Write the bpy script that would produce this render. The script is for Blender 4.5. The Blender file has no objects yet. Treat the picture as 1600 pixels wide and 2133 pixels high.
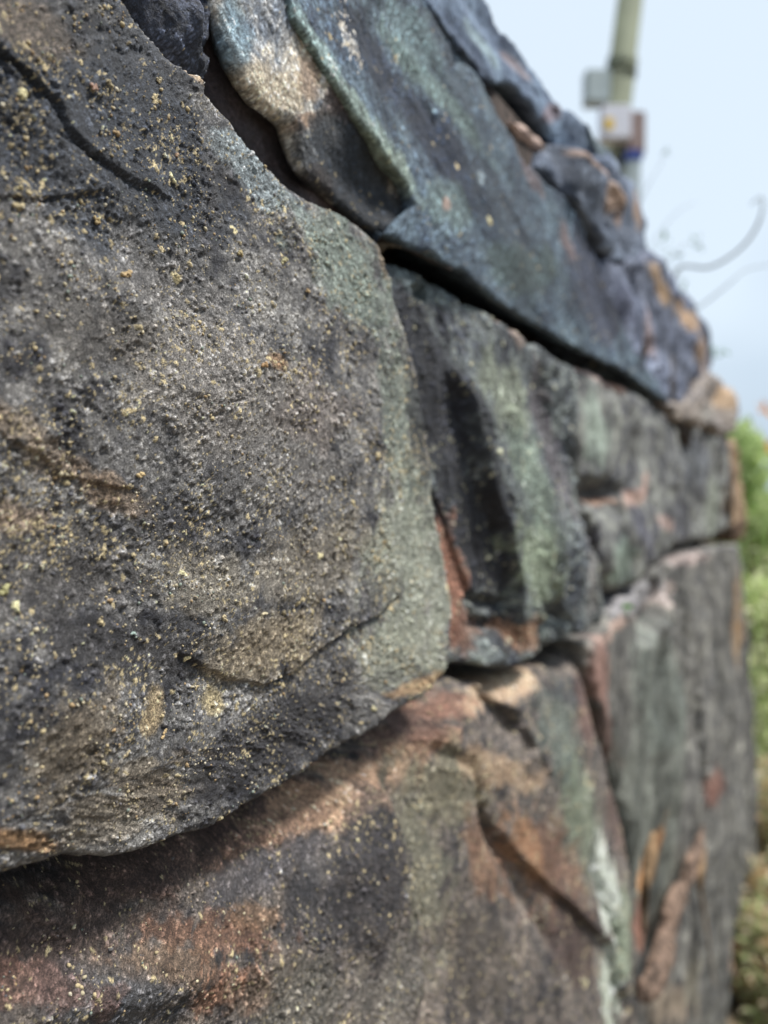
import bpy, bmesh, math, random
import numpy as np
from mathutils import Vector

sc = bpy.context.scene
C = sc.collection
random.seed(7)
R = math.radians

# ------------------------------------------------------------------ camera
CAM_Z = 1.40                     # phone held at chest height above the path
FPX = 1640.0                     # focal length in photo pixels (1600 wide)
CX, CY = 800.0, 1066.5
PITCH = math.atan(53.5 / FPX)    # looking very slightly down
cam_d = bpy.data.cameras.new('camera')
cam = bpy.data.objects.new('camera', cam_d); C.objects.link(cam)
cam.location = (0, 0, CAM_Z)
cam.rotation_euler = (R(90) - PITCH, 0, 0)
cam_d.sensor_fit = 'HORIZONTAL'; cam_d.sensor_width = 36
cam_d.lens = FPX / 1600 * 36
cam_d.clip_start = 0.01; cam_d.clip_end = 800
cam_d.dof.use_dof = True
cam_d.dof.focus_distance = 0.345
cam_d.dof.aperture_fstop = 6.3
sc.camera = cam
sc.render.resolution_x = 768; sc.render.resolution_y = 1024

# ------------------------------------------------------------------ light
SUN = Vector((0.46, -0.10, 0.85)).normalized()       # points to the sun
el = math.asin(SUN.z); az = math.atan2(SUN.x, SUN.y)
w = bpy.data.worlds.new("World"); sc.world = w; w.use_nodes = True
nt = w.node_tree; nt.nodes.clear()
N = nt.nodes.new
out = N('ShaderNodeOutputWorld'); bg = N('ShaderNodeBackground')
sky = N('ShaderNodeTexSky'); sky.sky_type = 'NISHITA'; sky.sun_disc = False
sky.sun_elevation = el; sky.sun_rotation = az; sky.air_density = 1.0; sky.dust_density = 2.0
tc = N('ShaderNodeTexCoord'); cl = N('ShaderNodeTexNoise')
cl.inputs['Scale'].default_value = 1.6; cl.inputs['Detail'].default_value = 4; cl.inputs['Roughness'].default_value = 0.45
rp = N('ShaderNodeValToRGB')
rp.color_ramp.elements[0].position = 0.40; rp.color_ramp.elements[0].color = (4.5, 5.7, 7.2, 1)
rp.color_ramp.elements[1].position = 0.60; rp.color_ramp.elements[1].color = (8.0, 9.2, 10.3, 1)
mx = N('ShaderNodeMixRGB'); mx.inputs[0].default_value = 0.84
nt.links.new(tc.outputs['Generated'], cl.inputs['Vector'])
nt.links.new(cl.outputs['Fac'], rp.inputs[0])
nt.links.new(sky.outputs[0], mx.inputs[1]); nt.links.new(rp.outputs[0], mx.inputs[2])
nt.links.new(mx.outputs[0], bg.inputs[0]); bg.inputs[1].default_value = 0.086
nt.links.new(bg.outputs[0], out.inputs[0])

sd = bpy.data.lights.new('sun', 'SUN'); sd.energy = 5.0; sd.angle = R(12); sd.color = (1.0, 0.965, 0.91)
so = bpy.data.objects.new('sun', sd); C.objects.link(so)
so.rotation_euler = SUN.to_track_quat('Z', 'Y').to_euler()
so.location = (3, -2, 5)
sc.view_settings.view_transform = 'Standard'; sc.view_settings.look = 'None'
sc.view_settings.exposure = 0.34; sc.view_settings.gamma = 1.0

# ------------------------------------------------------------------ the wall's own frame
DIST = 0.25                                  # camera to the wall face
TH = math.atan(967.0 / FPX)
WD = np.array([math.sin(TH), math.cos(TH), 0.0])      # along the wall, away
WN = np.array([-math.cos(TH), math.sin(TH), 0.0])     # into the wall
def ray(px, py):
    x = (px - CX) / FPX; y = -(py - CY) / FPX
    cp, sp = math.cos(PITCH), math.sin(PITCH)
    return np.array([x, cp + y * sp, -sp + y * cp])
def uv(px, py, w=0.0):                       # where that sight line meets the wall face: along, up (from eye level)
    r = ray(px, py); t = (DIST - w) / r.dot(WN)
    p = r * t
    return p.dot(WD), p[2]
def uvs(pts, w=0.0): return np.array([uv(a, b, w) for a, b in pts], dtype=np.float64)
def world(u, v, w):                          # u,v,w arrays -> Nx3
    u = np.asarray(u, dtype=np.float64); v = np.asarray(v); w = np.asarray(w)
    return (u[..., None] * WD + (DIST - w)[..., None] * WN + v[..., None] * np.array([0, 0, 1.0])
            + np.array([0, 0, CAM_Z]))
def at(px, py, depth):                       # a world point on a sight line at a forward depth
    r = ray(px, py); p = r * (depth / r[1]); return Vector((p[0], p[1], p[2] + CAM_Z))
def to_photo(u, v, w):                       # survey coordinates of points on the face
    p = world(u, v, w) - np.array([0, 0, CAM_Z])
    cp, sp = math.cos(PITCH), math.sin(PITCH)
    f = p[..., 1] * cp - p[..., 2] * sp
    h = p[..., 1] * sp + p[..., 2] * cp
    f = np.maximum(f, 0.02)
    return CX + FPX * p[..., 0] / f, CY - FPX * h / f

# ------------------------------------------------------------------ noise
def _h(ix, iy, s):
    n = (ix.astype(np.int64) * 374761393 + iy.astype(np.int64) * 668265263 + int(s) * 2147483647) & 0xffffffff
    n = ((n ^ (n >> 13)) * 1274126177) & 0xffffffff
    n = ((n ^ (n >> 16)) * 2246822519) & 0xffffffff
    return ((n ^ (n >> 15)) & 0xffffff).astype(np.float32) / np.float32(0x1000000)
def perlin(x, y, s):
    xi = np.floor(x); yi = np.floor(y); fx = (x - xi).astype(np.float32); fy = (y - yi).astype(np.float32)
    u = fx * fx * fx * (fx * (fx * 6 - 15) + 10); v = fy * fy * fy * (fy * (fy * 6 - 15) + 10)
    def g(ox, oy):
        a = _h(xi + ox, yi + oy, s) * 6.2831853
        return np.cos(a) * (fx - ox) + np.sin(a) * (fy - oy)
    a = g(0, 0); b = g(1, 0); c = g(0, 1); d = g(1, 1)
    return (a + (b - a) * u) * (1 - v) + (c + (d - c) * u) * v
def fbm(x, y, size, octv=4, s=1, gain=0.5):  # about -1..1
    t = 0; a = 1.0; f = 1.0 / size; n = 0
    for k in range(octv):
        t = t + a * perlin(x * f + 17.3 * k, y * f - 9.1 * k, s + k * 31); n += a; a *= gain; f *= 2.03
    return t / n * 2.0
def cells(x, y, size, s):                    # nearest grain: distance/size, two random values
    x = x / size; y = y / size
    xi = np.floor(x); yi = np.floor(y)
    best = np.full(x.shape, 9.0, np.float32); r1 = np.zeros(x.shape, np.float32); r2 = np.zeros(x.shape, np.float32)
    for ox in (-1, 0, 1):
        for oy in (-1, 0, 1):
            cx = xi + ox; cy = yi + oy
            dx = (cx + _h(cx, cy, s) - x); dy = (cy + _h(cx, cy, s + 5) - y)
            d = np.sqrt(dx * dx + dy * dy).astype(np.float32)
            m = d < best
            best = np.where(m, d, best)
            r1 = np.where(m, _h(cx, cy, s + 9), r1); r2 = np.where(m, _h(cx, cy, s + 13), r2)
    return best, r1, r2
def sstep(a, b, x):
    t = np.clip((x - a) / (b - a), 0, 1); return t * t * (3 - 2 * t)

def seg_dist(U, V, P, closed):               # distance, side (>0 left of travel), position along 0..1
    n = len(P); best = np.full(U.shape, 1e9); side = np.zeros(U.shape); pos = np.zeros(U.shape)
    tot = 0; L = []
    m = n if closed else n - 1
    for i in range(m): L.append(np.hypot(*(P[(i + 1) % n] - P[i])))
    T = sum(L)
    for i in range(m):
        a = P[i]; b = P[(i + 1) % n]; e = b - a; l2 = e.dot(e) + 1e-12
        t = np.clip(((U - a[0]) * e[0] + (V - a[1]) * e[1]) / l2, 0, 1)
        dx = U - a[0] - t * e[0]; dy = V - a[1] - t * e[1]
        d = dx * dx + dy * dy
        k = d < best
        best = np.where(k, d, best)
        side = np.where(k, np.sign(e[0] * dy - e[1] * dx), side)
        pos = np.where(k, (tot + t * L[i]) / T, pos)
        tot += L[i]
    return np.sqrt(best), side, pos
def inside(U, V, P):
    c = np.zeros(U.shape, bool); n = len(P)
    for i in range(n):
        x0, y0 = P[i]; x1, y1 = P[(i + 1) % n]
        if y0 == y1: continue
        k = ((y0 > V) != (y1 > V)) & (U < (x1 - x0) * (V - y0) / (y1 - y0) + x0)
        c ^= k
    return c

# ------------------------------------------------------------------ object helpers
def tag(o, label=None, cat=None, group=None, kind=None):
    if label: o['label'] = label
    if cat: o['category'] = cat
    if group: o['group'] = group
    if kind: o['kind'] = kind
    return o
def empty(name, loc):
    o = bpy.data.objects.new(name, None); C.objects.link(o); o.location = loc; return o
def np_mesh(name, V, Q, mat, parent=None, col=None, smooth=True, base=(0, 0, 0)):
    V = np.asarray(V, dtype=np.float32) - np.asarray(base, dtype=np.float32)
    me = bpy.data.meshes.new(name)
    me.vertices.add(len(V)); me.vertices.foreach_set('co', V.ravel())
    k = Q.shape[1]
    me.loops.add(Q.size); me.loops.foreach_set('vertex_index', Q.astype(np.int32).ravel())
    me.polygons.add(len(Q)); me.polygons.foreach_set('loop_start', np.arange(0, Q.size, k, dtype=np.int32))
    me.update(calc_edges=True)
    if smooth: me.polygons.foreach_set('use_smooth', np.ones(len(Q), bool))
    if col is not None:
        a = me.color_attributes.new('tint', 'FLOAT_COLOR', 'POINT')
        c4 = np.ones((len(V), 4), np.float32); c4[:, :3] = col
        a.data.foreach_set('color', c4.ravel())
    me.materials.append(mat)
    o = bpy.data.objects.new(name, me); C.objects.link(o)
    if parent: o.parent = parent
    return o

# ------------------------------------------------------------------ materials
def new_mat(name):
    m = bpy.data.materials.new(name); m.use_nodes = True
    return m, m.node_tree, m.node_tree.nodes['Principled BSDF']
def stone_mat(name, fine, dist, rough=0.82, spread=0.35):
    m, t, b = new_mat(name); n = t.nodes.new; l = t.links.new
    at_ = n('ShaderNodeAttribute'); at_.attribute_name = 'tint'
    tc = n('ShaderNodeTexCoord')
    n1 = n('ShaderNodeTexNoise'); n1.inputs['Scale'].default_value = fine; n1.inputs['Detail'].default_value = 5
    n1.inputs['Roughness'].default_value = 0.65
    l(tc.outputs['Object'], n1.inputs['Vector'])
    mr = n('ShaderNodeMapRange'); mr.inputs[1].default_value = 0.3; mr.inputs[2].default_value = 0.7
    mr.inputs[3].default_value = 1 - spread; mr.inputs[4].default_value = 1 + spread
    l(n1.outputs['Fac'], mr.inputs[0])
    mu = n('ShaderNodeVectorMath'); mu.operation = 'SCALE'
    l(at_.outputs['Color'], mu.inputs[0]); l(mr.outputs[0], mu.inputs['Scale'])
    l(mu.outputs[0], b.inputs['Base Color'])
    b.inputs['Roughness'].default_value = rough
    b.inputs['Specular IOR Level'].default_value = 0.5
    bp = n('ShaderNodeBump'); bp.inputs['Strength'].default_value = 0.8; bp.inputs['Distance'].default_value = dist
    l(n1.outputs['Fac'], bp.inputs['Height']); l(bp.outputs[0], b.inputs['Normal'])
    return m
M_near = stone_mat('gritty_stone', 1400, 0.0022, 0.62, 0.85)
M_mid = stone_mat('weathered_stone', 420, 0.0038, 0.72, 0.6)
def plain(name, col, rough=0.7, nscale=8, var=0.25, bump=0.0, spec=0.3):
    m, t, b = new_mat(name); n = t.nodes.new; l = t.links.new
    tc = n('ShaderNodeTexCoord'); n1 = n('ShaderNodeTexNoise'); n1.inputs['Scale'].default_value = nscale
    n1.inputs['Detail'].default_value = 5
    l(tc.outputs['Object'], n1.inputs['Vector'])
    r = n('ShaderNodeValToRGB')
    r.color_ramp.elements[0].position = 0.3; r.color_ramp.elements[1].position = 0.7
    r.color_ramp.elements[0].color = (*[c * (1 - var) for c in col], 1)
    r.color_ramp.elements[1].color = (*[min(1, c * (1 + var)) for c in col], 1)
    l(n1.outputs['Fac'], r.inputs[0]); l(r.outputs[0], b.inputs['Base Color'])
    b.inputs['Roughness'].default_value = rough; b.inputs['Specular IOR Level'].default_value = spec
    if bump:
        bp = n('ShaderNodeBump'); bp.inputs['Distance'].default_value = bump
        l(n1.outputs['Fac'], bp.inputs['Height']); l(bp.outputs[0], b.inputs['Normal'])
    return m

# ------------------------------------------------------------------ the stone wall
WALL_BASE = world(np.array([0.9]), np.array([-CAM_Z]), np.array([-0.1]))[0]
wall = empty('stone_wall', WALL_BASE)
tag(wall, 'tall rough wall of big dark weathered stones with deep open joints, running away to the right', 'wall')

def axis(lo, hi, flo, fhi, fine, coarse):
    """grid positions: fine inside flo..fhi, growing to coarse outside"""
    xs = [min(max(flo, lo), hi)]
    x = xs[0]; s = fine
    while x < min(fhi, hi): x += fine; xs.append(x)
    s = fine
    while x < hi: s = min(s * 1.12, coarse); x += s; xs.append(x)
    x = xs[0]; s = fine; left = []
    while x > lo: s = min(s * 1.12, coarse); x -= s; left.append(x)
    return np.array(left[::-1] + xs)
def uaxis(lo, hi, q, cap):                   # spacing follows how far along the wall we are
    xs = []; x = lo
    while x < hi:
        xs.append(x)
        Z = math.sqrt(max(x, 0.12) ** 2 + DIST ** 2)
        s = max(0.00062, Z * Z / (787 * DIST) * q * 0.55)
        if x < 0.10: s = 0.0006 + (0.10 - x) * 0.03
        x += min(s, cap)
    xs.append(hi)
    return np.array(xs)

STONES = []
def stone(outline, label, w0=0.0, tilt=(0, 0), radius=0.02, rag=0.004, slope=5.0, relief=(0.006, 0.09), flute=(0, 0.1, 1.0),
          base=(0.09, 0.088, 0.09), light=(0.17, 0.165, 0.15), patches=(), steps=(), lumps=(), grooves=(),
          grain=0.0, gsize=0.0014, q=1.0, cap=0.006, vf=(-0.35, 0.35), dv=0.00065, seed=1, mat=None, speck=(0.36, 0.31, 0.2), speck_p=0.1,
          depth=0.13, cavity=0.0, pits=0.0, ridged=0.0, ridge_size=0.06, ridge_long=2.0, streak=0.0, streak_size=0.07, res=1.0, sdir=None, undercut=1.12):
    P = uvs(outline, w0)
    uc, vc = P.mean(0)
    for _ in range(4):                       # the outline lies on the stone's own tilted face
        P = np.array([uv(a, b, w0 + tilt[0] * (p[0] - uc) + tilt[1] * (p[1] - vc)) for (a, b), p in zip(outline, P)])
    psl = min(slope, 3.2); kk = slope / psl  # flanks are sampled gently, then pulled in to their true steepness
    pad = depth / psl + 0.006
    ulo, vlo = P.min(0) - pad; uhi, vhi = P.max(0) + pad
    us = uaxis(ulo, uhi, q, cap); vs = axis(vlo, vhi, vf[0], vf[1], dv, 0.012)
    U, V = np.meshgrid(us, vs); nv, nu = U.shape
    d, _, _ = seg_dist(U, V, P, True)
    s = np.where(inside(U, V, P), d, -d)
    gv, gu = np.gradient(s, vs, us)
    fr = fbm(U, V, 0.009, 3, seed + 5, 0.5) * rag * 0.35
    s = s + fbm(U, V, 0.035, 3, seed + 3, 0.45) * rag + fbm(U, V, 0.12, 2, seed + 4) * rag * 0.8 + fr * sstep(-0.004, 0.002, s)
    H = np.full(U.shape, float(w0))
    H = H + tilt[0] * (U - uc) + tilt[1] * (V - vc)
    HB = H.copy()
    H = H + fbm(U, V, relief[1], 5, seed + 11, 0.45) * relief[0]
    ga = 0.0
    if sdir:
        q0, q1 = uvs(sdir, w0); e_ = q0 - q1; ga = math.atan2(e_[0], e_[1])
    cg, sg_ = math.cos(ga), math.sin(ga)
    RU = U * cg - V * sg_; RV = U * sg_ + V * cg
    if ridged:
        rn = 0
        for k_, (sz_, a_) in enumerate(((ridge_size, 1.0), (ridge_size * 0.45, 0.5), (ridge_size * 0.2, 0.25))):
            n_ = np.abs(perlin(RU / sz_ + 0.15 * RV / sz_ + 3 * k_, RV / (sz_ * ridge_long), seed + 23 + k_)) * 2
            rn = rn - n_ * a_
        H = H + rn * ridged
    if flute[0]:                             # long upright hollows and ribs
        f = fbm(RU * flute[2] + 0.15 * RV, RV * 0.22, flute[1], 3, seed + 19, 0.5)
        H = H + f * flute[0]
    for (pts, amp, la, lb) in steps:         # a broken edge: high on the left of travel, low on the right
        Q = uvs(pts, w0)
        ds, sg, pos = seg_dist(U, V, Q, False)
        ds = ds + fbm(U, V, 0.012, 3, seed + 51) * min(0.0012, 0.000004 / amp)
        ds = np.maximum(ds, 0); tw = max(0.0012, amp * 1.1)
        tp = sstep(0, 0.12, pos) * (1 - sstep(0.88, 1, pos))
        H = H + amp * tp * np.where(sg > 0, np.exp(-ds / la), -np.exp(-ds / lb) * sstep(0, tw, ds) + (1 - sstep(0, tw, ds)))
    for (pts, wd, dp) in grooves:
        Q = uvs(pts, w0)
        ds, sg, pos = seg_dist(U, V, Q, False)
        tp = sstep(0, 0.1, pos) * (1 - sstep(0.9, 1, pos))
        wn = wd * (1 + 0.5 * fbm(U, V, 0.02, 2, seed + 61))
        H = H - dp * tp * np.exp(-(ds / wn) ** 2)
    PX, PY = to_photo(U, V, HB)
    for (px, py, rx, ry, ang, amp) in lumps:
        ca, sa = math.cos(R(ang)), math.sin(R(ang))
        a = ((PX - px) * ca + (PY - py) * sa) / rx; b = (-(PX - px) * sa + (PY - py) * ca) / ry
        H = H + amp * np.exp(-(a * a + b * b))
    # rounding towards the outline, then the steep flank
    rr = radius * (1 + 0.35 * fbm(U, V, 0.07, 2, seed + 71))
    t = np.clip(s / rr, 0, 1)
    drop = rr * (1 - np.sqrt(np.maximum(0, 1 - (1 - t) ** 2))) + np.where(s < 0, -s * psl, 0)
    H = H - drop
    floor_ = w0 - depth
    # colour (the pattern follows the surface itself, so that steep flanks are not smeared)
    HS = np.maximum(H, floor_)
    TU = np.concatenate([np.zeros((nv, 1)), np.cumsum(np.hypot(np.diff(HS, axis=1), np.diff(U, axis=1)), 1)], 1)
    TV = np.concatenate([np.zeros((1, nu)), np.cumsum(np.hypot(np.diff(HS, axis=0), np.diff(V, axis=0)), 0)], 0)
    inn = sstep(-0.002, 0.003, s)
    col = np.empty(U.shape + (3,), np.float32)
    big = fbm(TU, TV, 0.06, 5, seed + 101, 0.6); fine = fbm(TU, TV, 0.006 * res, 4, seed + 131, 0.7)
    mid_ = fbm(TU, TV, 0.018 * res, 4, seed + 135, 0.6)
    k = np.clip(0.42 + 0.6 * big + 0.5 * fine + 0.6 * mid_, 0, 1.3)[..., None]
    col[:] = np.array(base) * (1 - k) + np.array(light) * k
    W1 = fbm(TU, TV, 0.035 * res ** 0.5, 3, seed + 141); W2 = fbm(TU, TV, 0.035 * res ** 0.5, 3, seed + 151); WP = fbm(TU, TV, 0.014 * res, 5, seed + 161, 0.68)
    for pt in patches:
        px, py, rx, ry, ang, c, st, patchy = pt
        ca, sa = math.cos(R(ang)), math.sin(R(ang))
        pu = slice(None)
        box_ = (np.abs(PX - px) < 2.4 * max(rx, ry)) & (np.abs(PY - py) < 2.4 * max(rx, ry))
        if not box_.any(): continue
        a = (((PX - px) * ca + (PY - py) * sa) + W1 * rx * 0.45) / rx; b = ((-(PX - px) * sa + (PY - py) * ca) + W2 * ry * 0.45) / ry
        m = np.exp(-(a * a + b * b) ** 1.5)
        m = sstep(0.30, 0.70, m + (0.28 + 0.5 * patchy) * WP) * (0.45 + 0.55 * m) * sstep(0.01, 0.10, m)
        m = (m * st)[..., None]
        col = col * (1 - m) + np.array(c, np.float32) * (0.85 + 0.3 * fine[..., None]) * m
    if streak:
        st_ = fbm(TU * cg - TV * sg_, (TU * sg_ + TV * cg) * 0.16, streak_size, 4, seed + 181, 0.6)
        col = col * np.clip(1 + streak * st_, 0.25, 2.2)[..., None]
    if grain > 0:
        G = np.zeros(U.shape)
        dens = 0.5 + 0.5 * np.clip(0.4 + 1.3 * fbm(U, V, 0.04, 4, seed + 171), 0, 1)
        for (sz, ss, pr, hf) in ((gsize * 0.72, 201, 0.95, 0.45), (gsize * 1.6, 203, 0.62, 0.46), (gsize * 2.9, 207, 0.10, 0.36)):
            wx = fbm(U, V, sz * 1.2, 2, seed + ss) * sz * 0.35
            dd, r1, r2 = cells(TU + wx, TV - wx, sz, seed + ss)
            rad = 0.30 + 0.35 * r2
            hgt = np.sqrt(np.clip(1 - (dd / rad) ** 2, 0, 1)) * sz * hf * 1.25 * (0.4 + 0.6 * r1)
            on = (_h(np.floor(r1 * 9999), np.floor(r2 * 9999), 3) < pr * dens)
            hgt = np.where(on, hgt, 0)
            G = G + hgt
            tone = (0.5 + 1.15 * r1)[..., None]
            onc = (on & (dd < rad))[..., None]
            col = np.where(onc, col * tone, col * 0.84)
            q_ = (_h(np.floor(r2 * 9999), np.floor(r1 * 9999), 8))
            sp = onc[..., 0] & (q_ < speck_p * (dens ** 3) * 1.8)
            jit = (0.6 + 0.8 * r2)[..., None]
            col = np.where(sp[..., None], np.array(speck, np.float32) * jit, col)
        G = G + fbm(U, V, 0.004, 3, seed + 211, 0.6) * gsize * 0.35
        if pits:
            dd, r1, r2 = cells(U, V, 0.007, seed + 221)
            G = G - np.where(r1 < 0.35, np.exp(-(dd / 0.22) ** 2) * pits * (0.3 + r2), 0)
        G = G * np.clip(0.85 + 0.8 * fbm(TU, TV, 0.03, 3, seed + 215), 0.35, 1.5) + fbm(TU, TV, 0.022, 4, seed + 216, 0.6) * 0.0016
        H = H + G * grain * (0.1 + 0.9 * inn)
    else:
        H = H + fbm(TU, TV, 0.02 * res, 3, seed + 212, 0.6) * 0.0028 * res ** 0.5 * inn
    col = 0.17 * (np.maximum(col, 0.004) / 0.17) ** 1.48 * 1.10
    lum = (col @ np.array([0.3, 0.59, 0.11], np.float32))[..., None]
    col = lum + (col - lum) * 0.88
    keep = s > -(depth / psl + 0.004)
    H = np.maximum(H, floor_)
    gl = np.maximum(np.hypot(gu, gv), 0.3); pull = np.maximum(-s, 0) * undercut
    X = world(U + gu / gl * pull, V + gv / gl * pull, H)
    idx = np.arange(nu * nv).reshape(nv, nu)
    kq = keep[:-1, :-1] | keep[1:, :-1] | keep[:-1, 1:] | keep[1:, 1:]
    Q4 = np.stack([idx[:-1, :-1], idx[:-1, 1:], idx[1:, 1:], idx[1:, :-1]], -1)[kq]
    used = np.unique(Q4); rem = np.full(nu * nv, -1, np.int64); rem[used] = np.arange(len(used))
    o = np_mesh('stone_block', X.reshape(-1, 3)[used], rem[Q4], mat or M_near, wall, np.clip(col, 0.006, 0.8).reshape(-1, 3)[used], True, WALL_BASE)
    tag(o, label)
    STONES.append(dict(U=us, V=vs, H=H, w0=w0, X=X, s=s))
    return STONES[-1]

TAN = (0.36, 0.27, 0.16); OCH = (0.34, 0.27, 0.15); RUST = (0.30, 0.14, 0.07); BRN = (0.20, 0.11, 0.07)
LIC = (0.25, 0.30, 0.24); LICG = (0.23, 0.31, 0.22); BLU = (0.13, 0.18, 0.22); DRK = (0.045, 0.045, 0.055); PNK = (0.42, 0.30, 0.25)
PALE = (0.40, 0.42, 0.36)

# big stone nearest the lens
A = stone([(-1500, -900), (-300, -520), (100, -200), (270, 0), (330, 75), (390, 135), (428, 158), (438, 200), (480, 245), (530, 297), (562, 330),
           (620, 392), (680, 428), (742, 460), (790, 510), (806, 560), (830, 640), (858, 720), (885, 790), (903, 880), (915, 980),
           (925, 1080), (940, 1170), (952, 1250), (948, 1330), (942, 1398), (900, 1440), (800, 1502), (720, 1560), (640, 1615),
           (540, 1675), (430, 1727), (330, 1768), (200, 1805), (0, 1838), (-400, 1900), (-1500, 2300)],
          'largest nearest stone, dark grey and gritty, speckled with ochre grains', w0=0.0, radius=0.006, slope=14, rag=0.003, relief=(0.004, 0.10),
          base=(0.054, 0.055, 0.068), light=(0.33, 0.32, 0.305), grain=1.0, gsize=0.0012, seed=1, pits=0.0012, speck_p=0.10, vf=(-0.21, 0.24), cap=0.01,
          steps=[([(-60, 60), (0, 105), (60, 150), (125, 215), (145, 265), (190, 315), (240, 355), (290, 385), (360, 410)][::1], 0.0016, 0.014, 0.010),
                 ([(840, 1235), (790, 1280), (735, 1300), (690, 1325), (600, 1400), (540, 1420), (470, 1410), (430, 1390), (330, 1330)][::-1], 0.0018, 0.030, 0.016),
                 ([(-80, 870), (0, 900), (70, 935), (130, 985), (220, 1010), (300, 1020)][::1], 0.0010, 0.012, 0.012),
                 ([(-80, 400), (0, 405), (70, 410), (160, 400), (230, 380)], 0.0012, 0.01, 0.01)],
          grooves=[([(-60, 65), (0, 110), (60, 155), (125, 220), (145, 268), (190, 318), (240, 357), (290, 387), (330, 400)], 0.0011, 0.0022), ([(840, 1240), (790, 1284), (735, 1306), (700, 1325)], 0.0016, 0.004), ([(80, 255), (130, 280), (180, 310)], 0.001, 0.001)],
          lumps=[(500, 850, 330, 260, 40, 0.010), (560, 1240, 170, 130, -20, 0.006), (60, 1180, 160, 160, 0, -0.007), (150, 1500, 220, 140, -20, 0.006),
                 (890, 1020, 60, 300, -4, -0.009), (350, 1420, 130, 90, 0, -0.004), (210, 470, 260, 60, 40, -0.004), (0, 1800, 260, 60, -8, -0.003)],
          patches=[(200, 250, 380, 230, 50, (0.062, 0.078, 0.108), 0.85, 0.3), (60, 60, 120, 70, 30, (0.26, 0.21, 0.16), 0.7, 0.5),  # wide upper patch paints in the bluish tint of sky light
                   (412, 146, 44, 20, 45, (0.60, 0.48, 0.35), 1.0, 0.1),  # pale patch paints the highlight on the top rim
                   (540, 370, 170, 40, 48, (0.34, 0.39, 0.41), 0.85, 0.2), (720, 560, 190, 80, 55, (0.31, 0.36, 0.32), 0.85, 0.3),
                   (850, 900, 60, 260, -8, (0.27, 0.31, 0.26), 0.65, 0.5), (860, 1180, 120, 230, -5, (0.40, 0.42, 0.35), 0.8, 0.8), (840, 1350, 130, 90, -20, (0.38, 0.39, 0.32), 0.7, 0.8),
                   (450, 830, 280, 140, 45, (0.38, 0.355, 0.33), 0.7, 0.7), (330, 620, 230, 130, 30, (0.32, 0.305, 0.29), 0.6, 0.8), (560, 1000, 180, 140, 0, (0.27, 0.26, 0.25), 0.5, 0.4), (640, 860, 110, 80, 40, (0.22, 0.18, 0.16), 0.5, 0.4),
                   (550, 1350, 150, 75, -20, (0.44, 0.37, 0.26), 0.65, 1.0), (650, 1160, 150, 90, -30, (0.38, 0.335, 0.26), 0.5, 1.0), (420, 1210, 110, 90, 0, (0.30, 0.26, 0.19), 0.5, 1.0),
                   (20, 880, 110, 34, 25, (0.36, 0.28, 0.19), 0.55, 1.1), (130, 975, 120, 36, 30, (0.38, 0.30, 0.22), 0.6, 1.1), (40, 1070, 90, 40, 10, (0.33, 0.24, 0.16), 0.6, 0.7), (230, 1030, 80, 40, 30, (0.33, 0.24, 0.16), 0.6, 0.7),
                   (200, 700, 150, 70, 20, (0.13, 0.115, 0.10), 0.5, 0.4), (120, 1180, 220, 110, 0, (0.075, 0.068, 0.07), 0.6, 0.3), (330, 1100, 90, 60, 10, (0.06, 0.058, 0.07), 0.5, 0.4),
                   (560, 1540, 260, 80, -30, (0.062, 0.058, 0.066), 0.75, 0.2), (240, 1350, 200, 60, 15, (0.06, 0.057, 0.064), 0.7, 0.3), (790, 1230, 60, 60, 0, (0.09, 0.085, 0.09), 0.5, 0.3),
                   (120, 1560, 140, 80, -60, (0.38, 0.31, 0.21), 0.5, 1.4), (885, 880, 22, 170, -8, (0.07, 0.075, 0.085), 0.8, 0.8), (310, 1490, 30, 60, 10, (0.46, 0.37, 0.23), 0.8, 0.6), (445, 1460, 26, 40, 10, (0.42, 0.36, 0.23), 0.9, 0.4),
                   (260, 1660, 150, 80, -30, (0.36, 0.29, 0.19), 0.45, 1.4), (40, 1750, 130, 28, 6, (0.34, 0.22, 0.11), 0.9, 0.2), (870, 1425, 80, 16, -20, (0.46, 0.32, 0.19), 0.85, 0.6),
                   (800, 530, 16, 70, -20, (0.42, 0.34, 0.25), 0.8, 0.5), (545, 760, 26, 22, 0, (0.34, 0.22, 0.12), 0.8, 0.3)])

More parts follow.
